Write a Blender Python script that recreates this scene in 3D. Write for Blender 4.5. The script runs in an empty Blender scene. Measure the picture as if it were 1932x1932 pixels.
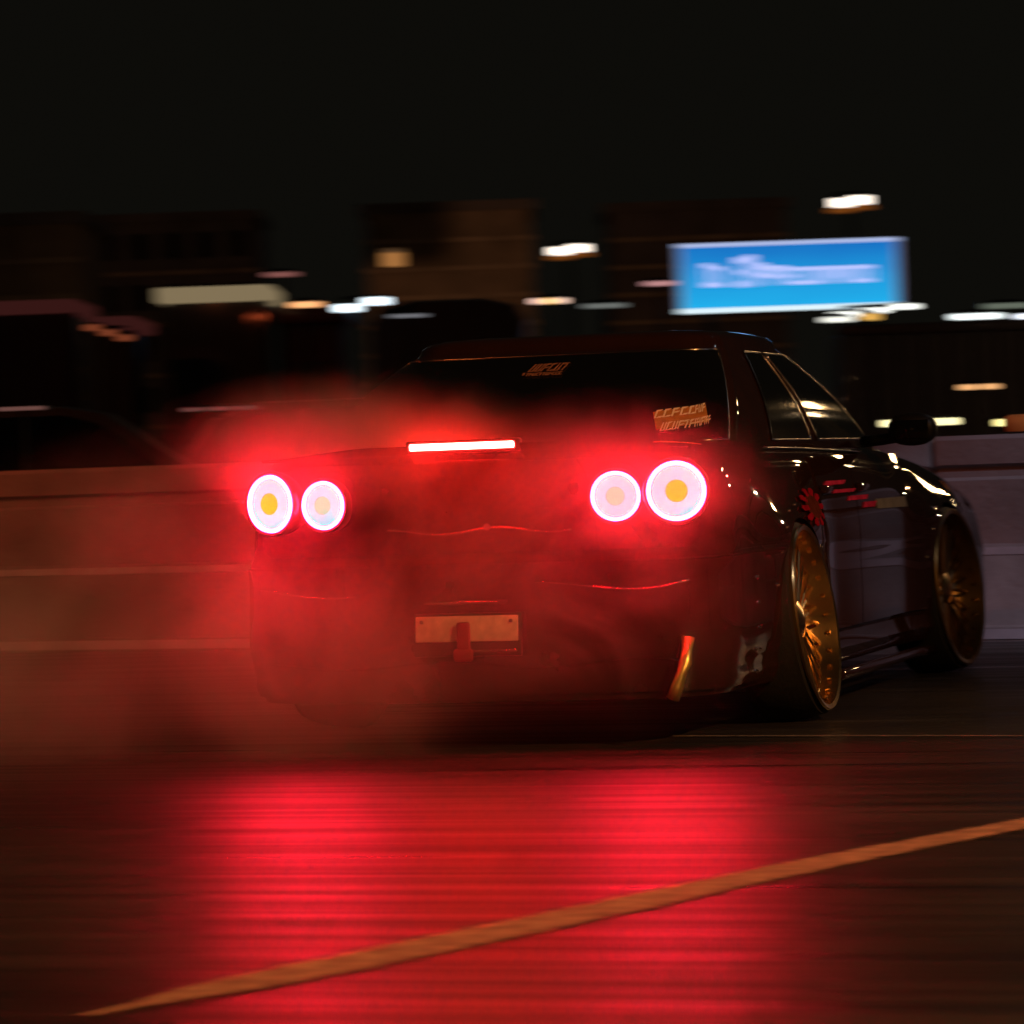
import bpy, bmesh, math, random
from math import sin, cos, pi, radians, exp
from mathutils import Vector, Matrix
import numpy as np
random.seed(7)
S = bpy.context.scene
COL = S.collection

# ------------------------------------------------------------------ camera, world, exposure
CP = Vector((3.419, -11.945, .873))
PAN, TILT, ROLL, FPX = -.291, -.012, -.035, 6924.0
fw = Vector((sin(PAN)*cos(TILT), cos(PAN)*cos(TILT), sin(TILT)))
rt0 = Vector((cos(PAN), -sin(PAN), 0)); up0 = rt0.cross(fw)
rt = rt0*cos(ROLL)+up0*sin(ROLL); up = -rt0*sin(ROLL)+up0*cos(ROLL)
cam = bpy.data.cameras.new('camera'); camo = bpy.data.objects.new('camera', cam); COL.objects.link(camo)
camo.matrix_world = Matrix(((rt.x, up.x, -fw.x, CP.x), (rt.y, up.y, -fw.y, CP.y), (rt.z, up.z, -fw.z, CP.z), (0, 0, 0, 1)))
cam.sensor_width = 36; cam.lens = 36*FPX/1932
cam.clip_start = .1; cam.clip_end = 5000
cam.dof.use_dof = True; cam.dof.focus_distance = 12.0
cam.dof.aperture_fstop = 10.5; cam.dof.aperture_ratio = .13
S.camera = camo
w = bpy.data.worlds.new('World'); S.world = w; w.use_nodes = True
bgn = w.node_tree.nodes['Background']
sky = w.node_tree.nodes.new('ShaderNodeTexSky'); sky.sky_type = 'NISHITA'; sky.sun_disc = False
sky.sun_elevation = radians(-6); sky.sun_rotation = radians(200)
mx = w.node_tree.nodes.new('ShaderNodeMixRGB'); mx.blend_type = 'ADD'; mx.inputs[0].default_value = 1
sc_ = w.node_tree.nodes.new('ShaderNodeMixRGB'); sc_.blend_type = 'MULTIPLY'; sc_.inputs[0].default_value = 1
sc_.inputs[2].default_value = (.02, .02, .02, 1)
w.node_tree.links.new(sky.outputs[0], sc_.inputs[1]); w.node_tree.links.new(sc_.outputs[0], mx.inputs[1])
mx.inputs[2].default_value = (.039, .036, .027, 1)
w.node_tree.links.new(mx.outputs[0], bgn.inputs[0]); bgn.inputs[1].default_value = .1
S.view_settings.view_transform = 'Standard'; S.view_settings.look = 'None'
S.view_settings.exposure = 0; S.view_settings.gamma = 1
cy = S.cycles
cy.use_denoising = True; cy.max_bounces = 6; cy.volume_bounces = 1; cy.diffuse_bounces = 2; cy.glossy_bounces = 3
cy.sample_clamp_indirect = 4; cy.transparent_max_bounces = 8
cy.volume_max_steps = 256
S.render.engine = 'CYCLES'

def light(name, kind, loc, energy, color, size=.1, aim=None, spot=None, blend=.4):
    l = bpy.data.lights.new(name, kind); l.energy = energy; l.color = color
    if kind == 'AREA': l.size = size
    else: l.shadow_soft_size = size
    if spot: l.spot_size = radians(spot); l.spot_blend = blend
    o = bpy.data.objects.new(name, l); COL.objects.link(o); o.location = loc
    if aim is not None: o.rotation_euler = (Vector(aim)-Vector(loc)).to_track_quat('-Z', 'Y').to_euler()
    return o
sun = bpy.data.lights.new('moonlight', 'SUN'); sun.energy = .01; sun.angle = radians(.5); sun.color = (.8, .85, 1)
so = bpy.data.objects.new('moonlight', sun); COL.objects.link(so); so.rotation_euler = (radians(50), 0, radians(160))

def at(px, py, D):
    """the point of the place that the photograph shows at px, py, D metres away"""
    return CP + (fw + rt*((px-966)/FPX) - up*((py-966)/FPX))*D
def ground(px, py):
    d = fw + rt*((px-966)/FPX) - up*((py-966)/FPX)
    return CP + d*(-CP.z/d.z)
FACE = -PAN          # z rotation that lines a thing up with the far side of the track

# ------------------------------------------------------------------ materials
def mat(name, color=(.5, .5, .5), rough=.5, metal=0, spec=.5, coat=0, coat_rough=.03, emit=None, estr=1, var=.15, scale=8, bump=0, bscale=60, rvar=.1):
    m = bpy.data.materials.new(name); m.use_nodes = True; nt = m.node_tree; b = nt.nodes['Principled BSDF']
    tc = nt.nodes.new('ShaderNodeTexCoord')
    b.inputs['Metallic'].default_value = metal
    b.inputs['Specular IOR Level'].default_value = spec; b.inputs['Coat Weight'].default_value = coat; b.inputs['Coat Roughness'].default_value = coat_rough
    n = nt.nodes.new('ShaderNodeTexNoise'); n.inputs['Scale'].default_value = scale; n.inputs['Detail'].default_value = 5
    nt.links.new(tc.outputs['Object'], n.inputs['Vector'])
    r = nt.nodes.new('ShaderNodeValToRGB')
    r.color_ramp.elements[0].position = .3; r.color_ramp.elements[1].position = .7
    r.color_ramp.elements[0].color = tuple(c*(1-var) for c in color)+(1,); r.color_ramp.elements[1].color = tuple(min(1, c*(1+var)) for c in color)+(1,)
    nt.links.new(n.outputs[0], r.inputs[0]); nt.links.new(r.outputs[0], b.inputs['Base Color'])
    mr = nt.nodes.new('ShaderNodeMapRange'); mr.inputs[3].default_value = max(.02, rough-rvar*rough); mr.inputs[4].default_value = min(1, rough+rvar*rough)
    nt.links.new(n.outputs[0], mr.inputs[0]); nt.links.new(mr.outputs[0], b.inputs['Roughness'])
    if bump:
        n2 = nt.nodes.new('ShaderNodeTexNoise'); n2.inputs['Scale'].default_value = bscale; n2.inputs['Detail'].default_value = 3
        nt.links.new(tc.outputs['Object'], n2.inputs['Vector'])
        bp = nt.nodes.new('ShaderNodeBump'); bp.inputs['Strength'].default_value = bump; bp.inputs['Distance'].default_value = .01
        nt.links.new(n2.outputs[0], bp.inputs['Height']); nt.links.new(bp.outputs[0], b.inputs['Normal'])
    if emit: b.inputs['Emission Color'].default_value = tuple(emit)+(1,); b.inputs['Emission Strength'].default_value = estr
    return m
def emis(name, color, s=1):
    m = bpy.data.materials.new(name); m.use_nodes = True; nt = m.node_tree; nt.nodes.clear()
    e = nt.nodes.new('ShaderNodeEmission'); e.inputs[0].default_value = tuple(color)+(1,); e.inputs[1].default_value = s
    o = nt.nodes.new('ShaderNodeOutputMaterial'); nt.links.new(e.outputs[0], o.inputs[0]); return m

M = dict(
 paint=mat('deep_brown_black_paint', (.024, .009, .006), .6, 0, .0, 1, .025, var=.1, bump=.02, bscale=3),
 glass=mat('dark_tinted_glass', (.004, .004, .004), .05, 0, .5, 0, var=.1),
 rubber=mat('tyre_rubber', (.006, .006, .006), .75, bump=.2),
 plastic=mat('black_plastic', (.012, .011, .011), .45),
 trim=mat('bright_trim', (.45, .4, .36), .22, 1),
 gold=mat('gold_rim_metal', (.85, .56, .22), .22, 1, bump=.05, bscale=25),
 glint_gold=mat('gold_lamp_glint', (1, .78, .25), .35, .85),  # gold of a street lamp's reflection, put into the colour
 shaded_spokes=mat('shaded_gold_spokes', (.13, .07, .03), .45, 1),  # spoke gold with the shade of the front arch put into its colour
 shaded_rim=mat('shaded_gold_rim', (.42, .26, .09), .3, 1),  # rim gold darkened likewise for the shaded front wheels
 steel=mat('brake_steel', (.35, .3, .26), .35, 1),
 chrome=mat('chrome', (.75, .72, .7), .1, 1),
 mirrorp=mat('mirror_black', (.008, .008, .008), .4),
 plate=mat('plate_white', (.62, .42, .3), .5, var=.2, scale=30),
 strap=mat('red_tow_strap', (.22, .01, .01), .8, bump=.3),
 sticker=mat('cream_vinyl', (.92, .76, .6), .5, var=.15, spec=0),
 stickero=mat('orange_vinyl', (.5, .2, .04), .5, var=.2, scale=40, spec=0),
 stickerd=mat('brown_vinyl', (.3, .13, .08), .5, var=.3, scale=40, spec=0),
 vred=mat('red_vinyl', (.26, .006, .02), .8, var=.3, scale=20, spec=0),
 vpink=mat('pink_vinyl', (.5, .03, .10), .8, var=.3, scale=20, spec=0),
 vgrey=mat('grey_vinyl', (.2, .2, .19), .8, var=.2, scale=20, spec=0),
 vbrown=mat('faded_brown_vinyl', (.09, .02, .012), .9, var=.3, scale=30, spec=0),
 concrete=mat('barrier_concrete', (.25, .225, .24), .8, var=.3, scale=2.5, bump=.5, bscale=30),
 whiteline=mat('barrier_white_strip', (.5, .48, .56), .6, var=.2, scale=6),
 wall=mat('stained_render_wall', (.2, .13, .1), .85, var=.35, scale=.6, bump=.3),
 wall2=mat('dark_render_wall', (.12, .09, .1), .85, var=.35, scale=.5, bump=.3),
 ledge=mat('pale_ledge', (.27, .18, .14), .8, var=.3, scale=1),
 metal=mat('dark_metal_post', (.012, .012, .012), .6, .2),
 vandark=mat('dark_vehicle_paint', (.02, .018, .022), .35, 0, .5, .5),
 vangrey=mat('plum_vehicle_paint', (.05, .035, .04), .4, 0, .5, .5),
 carred=mat('dull_red_paint', (.16, .015, .01), .4, 0, .5, .4),
 tan=mat('tan_canvas', (.5, .4, .25), .8, var=.2, scale=3, bump=.2),
 orange=mat('orange_reflector', (.8, .25, .06), .35),
)
M['paint'].node_tree.nodes['Principled BSDF'].inputs['Specular Tint'].default_value = (1, .5, .25, 1)
RED = (1, .005, .024)
M['lamp_ring'] = emis('tail_lamp_led_ring', RED, 440)
M['lamp_lav'] = emis('tail_lamp_lens', (.06, .84, 1.0), 1)
M['lamp_olive'] = emis('tail_lamp_centre', (.0, .60, .0), 1)
M['lamp_pale'] = emis('tail_lamp_pale_centre', (.03, .74, .48), 1)
M['brake'] = emis('brake_light_bar', (1, .014, .012), 300)

# ------------------------------------------------------------------ mesh helpers
def link(o, parent=None):
    COL.objects.link(o)
    if parent: o.parent = parent
    return o
def mesh(name, vs, fs, m, parent=None, smooth=False, ang=None, mats=None, fm=None):
    me = bpy.data.meshes.new(name); me.from_pydata([tuple(v) for v in vs], [], fs); me.validate(); me.update()
    me.materials.append(m)
    if mats:
        for x in mats: me.materials.append(x)
        for p, k in zip(me.polygons, fm): p.material_index = k
    bm = bmesh.new(); bm.from_mesh(me); bmesh.ops.recalc_face_normals(bm, faces=bm.faces); bm.to_mesh(me); bm.free()
    if smooth: me.shade_smooth()
    if ang: me.set_sharp_from_angle(angle=radians(ang))
    return link(bpy.data.objects.new(name, me), parent)
class MB:
    def __init__(s): s.v = []; s.f = []
    def add(s, vs, fs):
        n = len(s.v); s.v += [tuple(v) for v in vs]; s.f += [tuple(i+n for i in f) for f in fs]; return s
    def box(s, x0, x1, y0, y1, z0, z1, R=None):
        vs = [Vector((x, y, z)) for z in (z0, z1) for x, y in ((x0, y0), (x1, y0), (x1, y1), (x0, y1))]
        if R: vs = [R @ v for v in vs]
        return s.add(vs, [(3, 2, 1, 0), (4, 5, 6, 7), (0, 1, 5, 4), (1, 2, 6, 5), (2, 3, 7, 6), (3, 0, 4, 7)])
    def bbox_(s, x0, x1, y0, y1, z0, z1, b=.02, R=None):   # box with chamfered vertical/horizontal edges
        bm = bmesh.new(); bmesh.ops.create_cube(bm, size=1)
        for v in bm.verts: v.co = Vector(((x0+x1)/2+v.co.x*(x1-x0), (y0+y1)/2+v.co.y*(y1-y0), (z0+z1)/2+v.co.z*(z1-z0)))
        bmesh.ops.bevel(bm, geom=bm.edges[:], offset=b, segments=2, affect='EDGES', profile=.5)
        bm.verts.index_update()
        vs = [v.co.copy() for v in bm.verts]; fs = [[v.index for v in f.verts] for f in bm.faces]; bm.free()
        if R: vs = [R @ v for v in vs]
        return s.add(vs, fs)
    def cyl(s, p0, p1, r0, r1=None, n=12, caps=True):
        p0 = Vector(p0); p1 = Vector(p1); r1 = r0 if r1 is None else r1
        d = (p1-p0).normalized(); a = d.orthogonal().normalized(); b = d.cross(a)
        vs = [p+(a*cos(t)+b*sin(t))*r for p, r in ((p0, r0), (p1, r1)) for t in [2*pi*k/n for k in range(n)]]
        fs = [(k, (k+1) % n, n+(k+1) % n, n+k) for k in range(n)]
        if caps: fs += [tuple(range(n))[::-1], tuple(range(n, 2*n))]
        return s.add(vs, fs)
    def rev(s, prof, n=48, c=(0, 0, 0), axis='X'):          # prof: (along axis, radius)
        vs = []
        for k in range(n):
            t = 2*pi*k/n
            for a, r in prof:
                v = (a, r*cos(t), r*sin(t)) if axis == 'X' else ((r*cos(t), a, r*sin(t)) if axis == 'Y' else (r*cos(t), r*sin(t), a))
                vs.append(Vector(v)+Vector(c))
        L = len(prof)
        fs = [(k*L+i, k*L+i+1, ((k+1) % n)*L+i+1, ((k+1) % n)*L+i) for k in range(n) for i in range(L-1)]
        return s.add(vs, fs)
    def tube(s, pts, r, n=8):
        pts = [Vector(p) for p in pts]; m = len(pts); vs = []
        for i, p in enumerate(pts):
            d = (pts[min(i+1, m-1)]-pts[max(i-1, 0)]).normalized(); a = d.cross(Vector((.13, .2, 1))).normalized(); b = d.cross(a)
            vs += [p+(a*cos(2*pi*k/n)+b*sin(2*pi*k/n))*r for k in range(n)]
        fs = [(i*n+k, i*n+(k+1) % n, (i+1)*n+(k+1) % n, (i+1)*n+k) for i in range(m-1) for k in range(n)]
        fs += [tuple(range(n))[::-1], tuple(range((m-1)*n, m*n))]
        return s.add(vs, fs)
    def o(s, name, m, parent=None, smooth=False, ang=None): return mesh(name, s.v, s.f, m, parent, smooth, ang)
def thing(name, label, cat, loc=(0, 0, 0), rz=0, group=None):
    o = bpy.data.objects.new(name, None); COL.objects.link(o); o.location = loc; o.rotation_euler = (0, 0, rz); o.empty_display_size = .2
    return tag(o, label, cat, group)
def tag(o, label, cat, group=None):
    o['label'] = label; o['category'] = cat
    if group: o['group'] = group
    return o
def copy_tree(o, parent=None):
    c = o.copy(); COL.objects.link(c); c.parent = parent
    for ch in list(o.children): copy_tree(ch, c)
    return c
def interp(x, tab):
    if x <= tab[0][0]: return tab[0][1]
    for (a, va), (b, vb) in zip(tab, tab[1:]):
        if x <= b:
            t = (x-a)/(b-a); t = t*t*(3-2*t) if 0 else t
            return va+(vb-va)*t
    return tab[-1][1]
def smin(x, a, b): t = max(0, min(1, (x-a)/(b-a))); return t*t*(3-2*t)
def hermite(tab):
    xs = np.array([t[0] for t in tab], float); ys = np.array([t[1] for t in tab], float)
    d = np.diff(ys)/np.diff(xs); m = np.zeros(len(xs)); m[0] = d[0]; m[-1] = d[-1]
    for i in range(1, len(xs)-1):
        m[i] = 0 if d[i-1]*d[i] <= 0 else 2*d[i-1]*d[i]/(d[i-1]+d[i])
    def f(x):
        x = min(max(x, xs[0]), xs[-1]); i = min(int(np.searchsorted(xs, x, 'right')-1), len(xs)-2)
        h = xs[i+1]-xs[i]; t = (x-xs[i])/h
        return float((2*t**3-3*t**2+1)*ys[i]+(t**3-2*t**2+t)*h*m[i]+(-2*t**3+3*t**2)*ys[i+1]+(t**3-t**2)*h*m[i+1])
    return f

# ------------------------------------------------------------------ ground
def road_material():
    m = bpy.data.materials.new('worn_damp_asphalt'); m.use_nodes = True; nt = m.node_tree; b = nt.nodes['Principled BSDF']
    L = nt.links.new; N = nt.nodes.new
    tc = N('ShaderNodeTexCoord')
    def noise(scale, detail=4, stretch=None, rot=0):
        n = N('ShaderNodeTexNoise'); n.inputs['Scale'].default_value = scale; n.inputs['Detail'].default_value = detail
        if stretch:
            mp = N('ShaderNodeMapping'); mp.inputs['Scale'].default_value = stretch; mp.inputs['Rotation'].default_value = (0, 0, rot)
            L(tc.outputs['Object'], mp.inputs['Vector']); L(mp.outputs[0], n.inputs['Vector'])
        else: L(tc.outputs['Object'], n.inputs['Vector'])
        return n
    grit = noise(90, 6); patch = noise(.8, 5); tyre = noise(1.0, 6, (.35, 9, 1), -.25)
    r = N('ShaderNodeValToRGB'); r.color_ramp.elements[0].color = (.012, .011, .010, 1); r.color_ramp.elements[1].color = (.056, .050, .045, 1)
    r.color_ramp.elements[0].position = .32; r.color_ramp.elements[1].position = .68
    mixn = N('ShaderNodeMath'); mixn.operation = 'ADD'; a1 = N('ShaderNodeMath'); a1.operation = 'MULTIPLY'; a1.inputs[1].default_value = .5
    a2 = N('ShaderNodeMath'); a2.operation = 'MULTIPLY'; a2.inputs[1].default_value = .5
    L(tyre.outputs[0], a1.inputs[0]); L(grit.outputs[0], a2.inputs[0]); L(a1.outputs[0], mixn.inputs[0]); L(a2.outputs[0], mixn.inputs[1])
    L(mixn.outputs[0], r.inputs[0])
    pr2 = N('ShaderNodeMapRange'); pr2.inputs[1].default_value = .35; pr2.inputs[2].default_value = .65; pr2.inputs[3].default_value = .55; pr2.inputs[4].default_value = 1.25; L(patch.outputs[0], pr2.inputs[0])
    vm = N('ShaderNodeVectorMath'); vm.operation = 'SCALE'; L(r.outputs[0], vm.inputs[0]); L(pr2.outputs[0], vm.inputs['Scale']); L(vm.outputs[0], b.inputs['Base Color'])
    rr = N('ShaderNodeMapRange'); rr.inputs[1].default_value = .3; rr.inputs[2].default_value = .7; rr.inputs[3].default_value = .27; rr.inputs[4].default_value = .5
    L(tyre.outputs[0], rr.inputs[0]); L(rr.outputs[0], b.inputs['Roughness'])
    bp = N('ShaderNodeBump'); bp.inputs['Strength'].default_value = .5; bp.inputs['Distance'].default_value = .006
    L(grit.outputs[0], bp.inputs['Height'])
    bp2 = N('ShaderNodeBump'); bp2.inputs['Strength'].default_value = .22; bp2.inputs['Distance'].default_value = .02
    L(tyre.outputs[0], bp2.inputs['Height']); L(bp.outputs[0], bp2.inputs['Normal']); L(bp2.outputs[0], b.inputs['Normal'])
    b.inputs['Specular IOR Level'].default_value = .24
    return m
M['road'] = road_material()
g = mesh('road', [(-2500, -2500, 0), (2500, -2500, 0), (2500, 2500, 0), (-2500, 2500, 0)], [(0, 1, 2, 3)], M['road']); g['kind'] = 'structure'

def ribbon(name, pts, width, z, m, vary=0, ws=None):
    vs = []; fs = []; ed = []; K = 7
    for i, p in enumerate(pts):
        d = (pts[min(i+1, len(pts)-1)]-pts[max(i-1, 0)]); d.z = 0; d.normalize(); n = Vector((-d.y, d.x, 0))
        wv = width*(1+vary*(random.random()-.5))*(ws[i] if ws else 1)
        for k in range(K):
            q = (k/(K-1)-.5)*1.5; vs.append((p.x+n.x*wv*q, p.y+n.y*wv*q, z)); ed.append(max(0, 1-abs(q)/.75)*min(1, (len(pts)-1-i)/8))
    for i in range(len(pts)-1):
        for k in range(K-1): fs.append((K*i+k, K*i+k+1, K*i+K+k+1, K*i+K+k))
    o = mesh(name, vs, fs, m); o['kind'] = 'structure'
    at_ = o.data.attributes.new('inside', 'FLOAT', 'POINT')
    for k, e_ in enumerate(ed): at_.data[k].value = e_
    return o
def worn(name, c):
    m = mat(name, c, .65, var=.35, scale=14, bump=.5, bscale=90); nt = m.node_tree; N = nt.nodes.new; L = nt.links.new
    at_ = N('ShaderNodeAttribute'); at_.attribute_name = 'inside'; tc = N('ShaderNodeTexCoord'); n1 = N('ShaderNodeTexNoise'); n1.inputs['Scale'].default_value = 38; n1.inputs['Detail'].default_value = 6; n1.inputs['Roughness'].default_value = .7
    L(tc.outputs['Object'], n1.inputs['Vector'])
    a = N('ShaderNodeMath'); a.operation = 'ADD'; L(at_.outputs['Fac'], a.inputs[0]); L(n1.outputs[0], a.inputs[1])
    mr = N('ShaderNodeMapRange'); mr.interpolation_type = 'SMOOTHSTEP'; mr.inputs[1].default_value = .62; mr.inputs[2].default_value = 1.0; mr.inputs[4].default_value = .85; L(a.outputs[0], mr.inputs[0])
    tr = N('ShaderNodeBsdfTransparent'); mx_ = N('ShaderNodeMixShader'); L(mr.outputs[0], mx_.inputs[0]); L(tr.outputs[0], mx_.inputs[1]); L(nt.nodes['Principled BSDF'].outputs[0], mx_.inputs[2])
    L(mx_.outputs[0], nt.nodes['Material Output'].inputs[0]); return m
kp = [ground(200, 1912), ground(640, 1822), ground(1060, 1735), ground(1500, 1640), ground(1900, 1562)]
kp = [kp[0]*2-kp[1]*1, *kp, kp[-1]*2-kp[-2], (kp[-1]*3-kp[-2]*2)]
pts = []
for i in range(1, len(kp)-2):
    for k in range(12):
        t = k/12; a, b, c, d = kp[i-1:i+3]
        pts.append(.5*((2*b)+(c-a)*t+(2*a-5*b+4*c-d)*t*t+(3*b-a-3*c+d)*t**3))
pts = [kp[0]+(pts[0]-kp[0])*(k/12) for k in range(12)]+pts
ribbon('painted_line', pts[11:], .155, .004, worn('worn_cream_road_paint', (.62, .34, .2)), .1, [.15+.85*smin(i, 0, 10)-.35*smin(i, 25, 60) for i in range(len(pts))])
jp = [ground(-400, 1408), ground(0, 1402), ground(966, 1391), ground(1800, 1390), ground(2400, 1392)]
jp = [a+(b-a)*(k/10) for a, b in zip(jp, jp[1:]) for k in range(10)]
ribbon('pavement_joint', jp, .03, .004, worn('pale_joint_filler', (.3, .24, .2)))

# ------------------------------------------------------------------ drifting car: lower body as a stack of plan outlines
car = thing('drifting_car', 'dark saloon with four glowing round tail lamps and gold wheels, sliding in tyre smoke', 'car')
Z0 = .15
ztop = hermite([(-1.1, .895), (-.5, .91), (.3, .905), (1.5, .885), (2.0, .865), (2.8, .80), (3.4, .70), (3.75, .62)])
zdeck = hermite([(-1.1, .945), (-.4, .955), (.3, .955), (1.5, .95), (1.95, .93), (2.8, .84), (3.4, .73), (3.75, .65)])
wbase = hermite([(-1.1, .795), (-.6, .80), (0, .80), (1.2, .815), (2.2, .82), (3.0, .86), (3.4, .885), (3.75, .90)])
YW = (.02, 2.56)        # wheel centres
def W(y, f):
    z = Z0+f*(ztop(y)-Z0)
    k = interp(f, [(0, .955), (.06, .985), (.12, .975), (.16, 1.0), (.3, 1.003), (.55, .997), (.575, 1.004), (.75, .99), (.88, .968), (.96, .94), (1, .905)])
    fl = sum((.045 if i == 0 else .072)*exp(-((y-yw)/.46)**4) for i, yw in enumerate(YW))*(1-.8*smin(z, .62, .80))*(.6+.4*smin(z, .12, .3))
    skirt = .03*(1-smin(z, .2, .26))*smin(y, .45, .6)*(1-smin(y, 2.2, 2.35))
    return wbase(y)*k+fl+skirt
LV = [0, .03, .07, .10, .14, .20, .28, .36, .44, .52, .565, .575, .60, .615, .66, .74, .82, .89, .94, .975, 1.0]
def rear_inset(f):        # the lamp panel sits further in than the bumper
    return .075*smin(f, .578, .612)+.02*smin(f, .93, .62) if f < .93 else .075-.02*smin(f, .93, 1.0)
def front_inset(f): return .10*smin(f, .45, .9)+.05*(1-smin(f, 0, .2))
NS, NC, NF = 72, 9, 12
YS0, YS1 = -.76, 3.32
RY, RYF = .275, .36
def outline(f):
    """one closed plan outline, right side first, rear to front"""
    out = []
    r = .19
    for k in range(NC):                    # rear right corner
        a = (k/NC)*pi/2
        yy = YS0-(RY-rear_inset(f))*cos(a)
        out.append((W(yy, f)-r*(1-sin(a)), yy))
    for k in range(NS+1):
        yy = YS0+(YS1-YS0)*k/NS; out.append((W(yy, f), yy))
    for k in range(1, NC+1):
        a = (k/NC)*pi/2; yy = YS1+(RYF-front_inset(f))*sin(a)
        out.append((W(yy, f)-.15*(1-cos(a)), yy))
    xf, yf = out[-1]
    for k in range(1, NF):                 # front face
        t = k/NF; x = xf*(1-t)
        out.append((x, yf+.10*(1-(x/xf)**2)))
    half = out
    xr, yr = half[0]
    rear = []
    for k in range(NF, 0, -1):
        x = xr*(1-k/NF)
        rear.append((x, yr-.045*(1-(x/xr)**2)))
    # rear centre -> right corner -> side -> front centre
    right = rear+half
    front_c = (0, yf+.10)
    left = [(-x, y) for x, y in right[1:]][::-1]
    return right+[front_c]+left            # closed
N_R0 = NF; N_SIDE0 = NF+NC; N_SIDE1 = NF+NC+NS
grid = []
for f in LV:
    o_ = outline(f); grid.append([Vector((x, y, Z0+f*(ztop(y)-Z0))) for x, y in o_])
# deck rings towards the centre plane
top = grid[-1]; n = len(top)
for s, zc in ((.975, .35), (.92, .62), (.80, .83), (.6, .94), (.35, .985), (.12, 1.0)):
    ring = []
    for v in top:
        yc = 1.35+(v.y-1.35)*(1-(1-s)*.10)
        ring.append(Vector((v.x*s, yc, ztop(v.y)+(zdeck(v.y)-ztop(v.y))*zc)))
    grid.append(ring)
vs = [v for rg in grid for v in rg]; fs = []
for i in range(len(grid)-1):
    for k in range(n): fs.append((i*n+k, i*n+(k+1) % n, (i+1)*n+(k+1) % n, (i+1)*n+k))
def close(base, rev):                     # strip across the car between the mirrored halves
    h = n//2
    out = []
    for k in range(0, h):
        a, b_, c, d = base+k, base+k+1, base+(n-k-1) % n, base+(n-k) % n
        fc = [a, b_, c, d] if len({a, b_, c, d}) == 4 else list(dict.fromkeys([a, b_, c, d]))
        if len(fc) >= 3: out.append(tuple(fc if rev else fc[::-1]))
    return out
fs += close(0, False)+close((len(grid)-1)*n, True)
body = mesh('body', vs, fs, M['paint'], car, True)
# wheel wells
cut = MB()
for yw, rr in ((YW[0], .340), (YW[1], .342)):
    for s in (-1, 1): cut.cyl((s*.52, yw, .335), (s*1.2, yw, .335), rr, n=64)
co = cut.o('cutter', M['paint'])
bm_ = body.modifiers.new('b', 'BOOLEAN'); bm_.object = co; bm_.operation = 'DIFFERENCE'; bm_.solver = 'EXACT'
dg = bpy.context.evaluated_depsgraph_get()
nm = bpy.data.meshes.new_from_object(body.evaluated_get(dg)); body.modifiers.clear(); body.data = nm
nm.shade_smooth(); nm.set_sharp_from_angle(angle=radians(28))
bpy.data.objects.remove(co)

def surf_patch(name, get, I, J, m, parent, off=.004, thick=.006, border=True):
    """a thin panel lying proud of a surface: get(i,j) gives the surface point"""
    P = [[get(i, j) for j in J] for i in I]; a, b = len(I), len(J)
    def nrm(i, j):
        du = P[min(i+1, a-1)][j]-P[max(i-1, 0)][j]; dv = P[i][min(j+1, b-1)]-P[i][max(j-1, 0)]
        return du.cross(dv).normalized()
    Nn = [[nrm(i, j) for j in range(b)] for i in range(a)]
    c = P[a//2][b//2]; s = 1 if Nn[a//2][b//2].dot(c-Vector((0, 1.3, .6))) > 0 else -1
    vs = [P[i][j]+Nn[i][j]*s*off for i in range(a) for j in range(b)]
    vs += [P[i][j]+Nn[i][j]*s*(off-thick) for i in range(a) for j in range(b)]
    fs = [(i*b+j, i*b+j+1, (i+1)*b+j+1, (i+1)*b+j) for i in range(a-1) for j in range(b-1)]
    ring = [(0, j) for j in range(b)]+[(i, b-1) for i in range(1, a)]+[(a-1, j) for j in range(b-2, -1, -1)]+[(i, 0) for i in range(a-2, 0, -1)]
    q = [i*b+j for i, j in ring]; K = a*b
    for x, y in zip(q, q[1:]+q[:1]): fs.append((x, y, y+K, x+K))
    o = mesh(name, vs, fs, m, parent, True, 40)
    edge = [vs[i*b+j] for i, j in ring]
    return o, edge
def side_pt(s):
    return lambda y, z: Vector((s*W(y, (z-Z0)/(ztop(y)-Z0)), y, z))
lin = lambda a, b, k: [a+(b-a)*i/k for i in range(k+1)]
for s in (1, -1):
    gp = side_pt(s)
    for (y0, y1) in ((.50, 1.10), (1.112, 2.16)):
        d, _ = surf_patch('door', gp, lin(y0, y1, 14), lin(.27, .875, 16), M['paint'], car, .005, .012)
        hy = y0+.10
        h = MB().bbox_(s*gp(hy, .74).x*s-.012, s*gp(hy, .74).x*s+.02, hy-.07, hy+.09, .745, .775, .008)
        if s < 0: h.v = [(-v[0], v[1], v[2]) for v in h.v]
        h.o('handle', M['paint'], d, True, 40)
# rear bumper skin, boot lid and rear panel built from the same surface
def gi(i, j): return grid[i][j % n]
J_b = list(range(-(NF+NC+5), NF+NC+6))
surf_patch('rear_bumper', gi, list(range(1, 11)), J_b, M['paint'], car, .012, .02)
surf_patch('boot_lid', gi, list(range(13, len(LV))), list(range(-8, 9)), M['paint'], car, .006, .012)
sk = MB()
for s in (1, -1):
    p = [(s*(W(y, .03)+.012), y, .11+.0*y) for y in lin(.52, 2.2, 12)]
    sk = MB(); sk.tube(p, .022, 8); sk.o('side_skirt', M['paint'], car, True)
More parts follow.
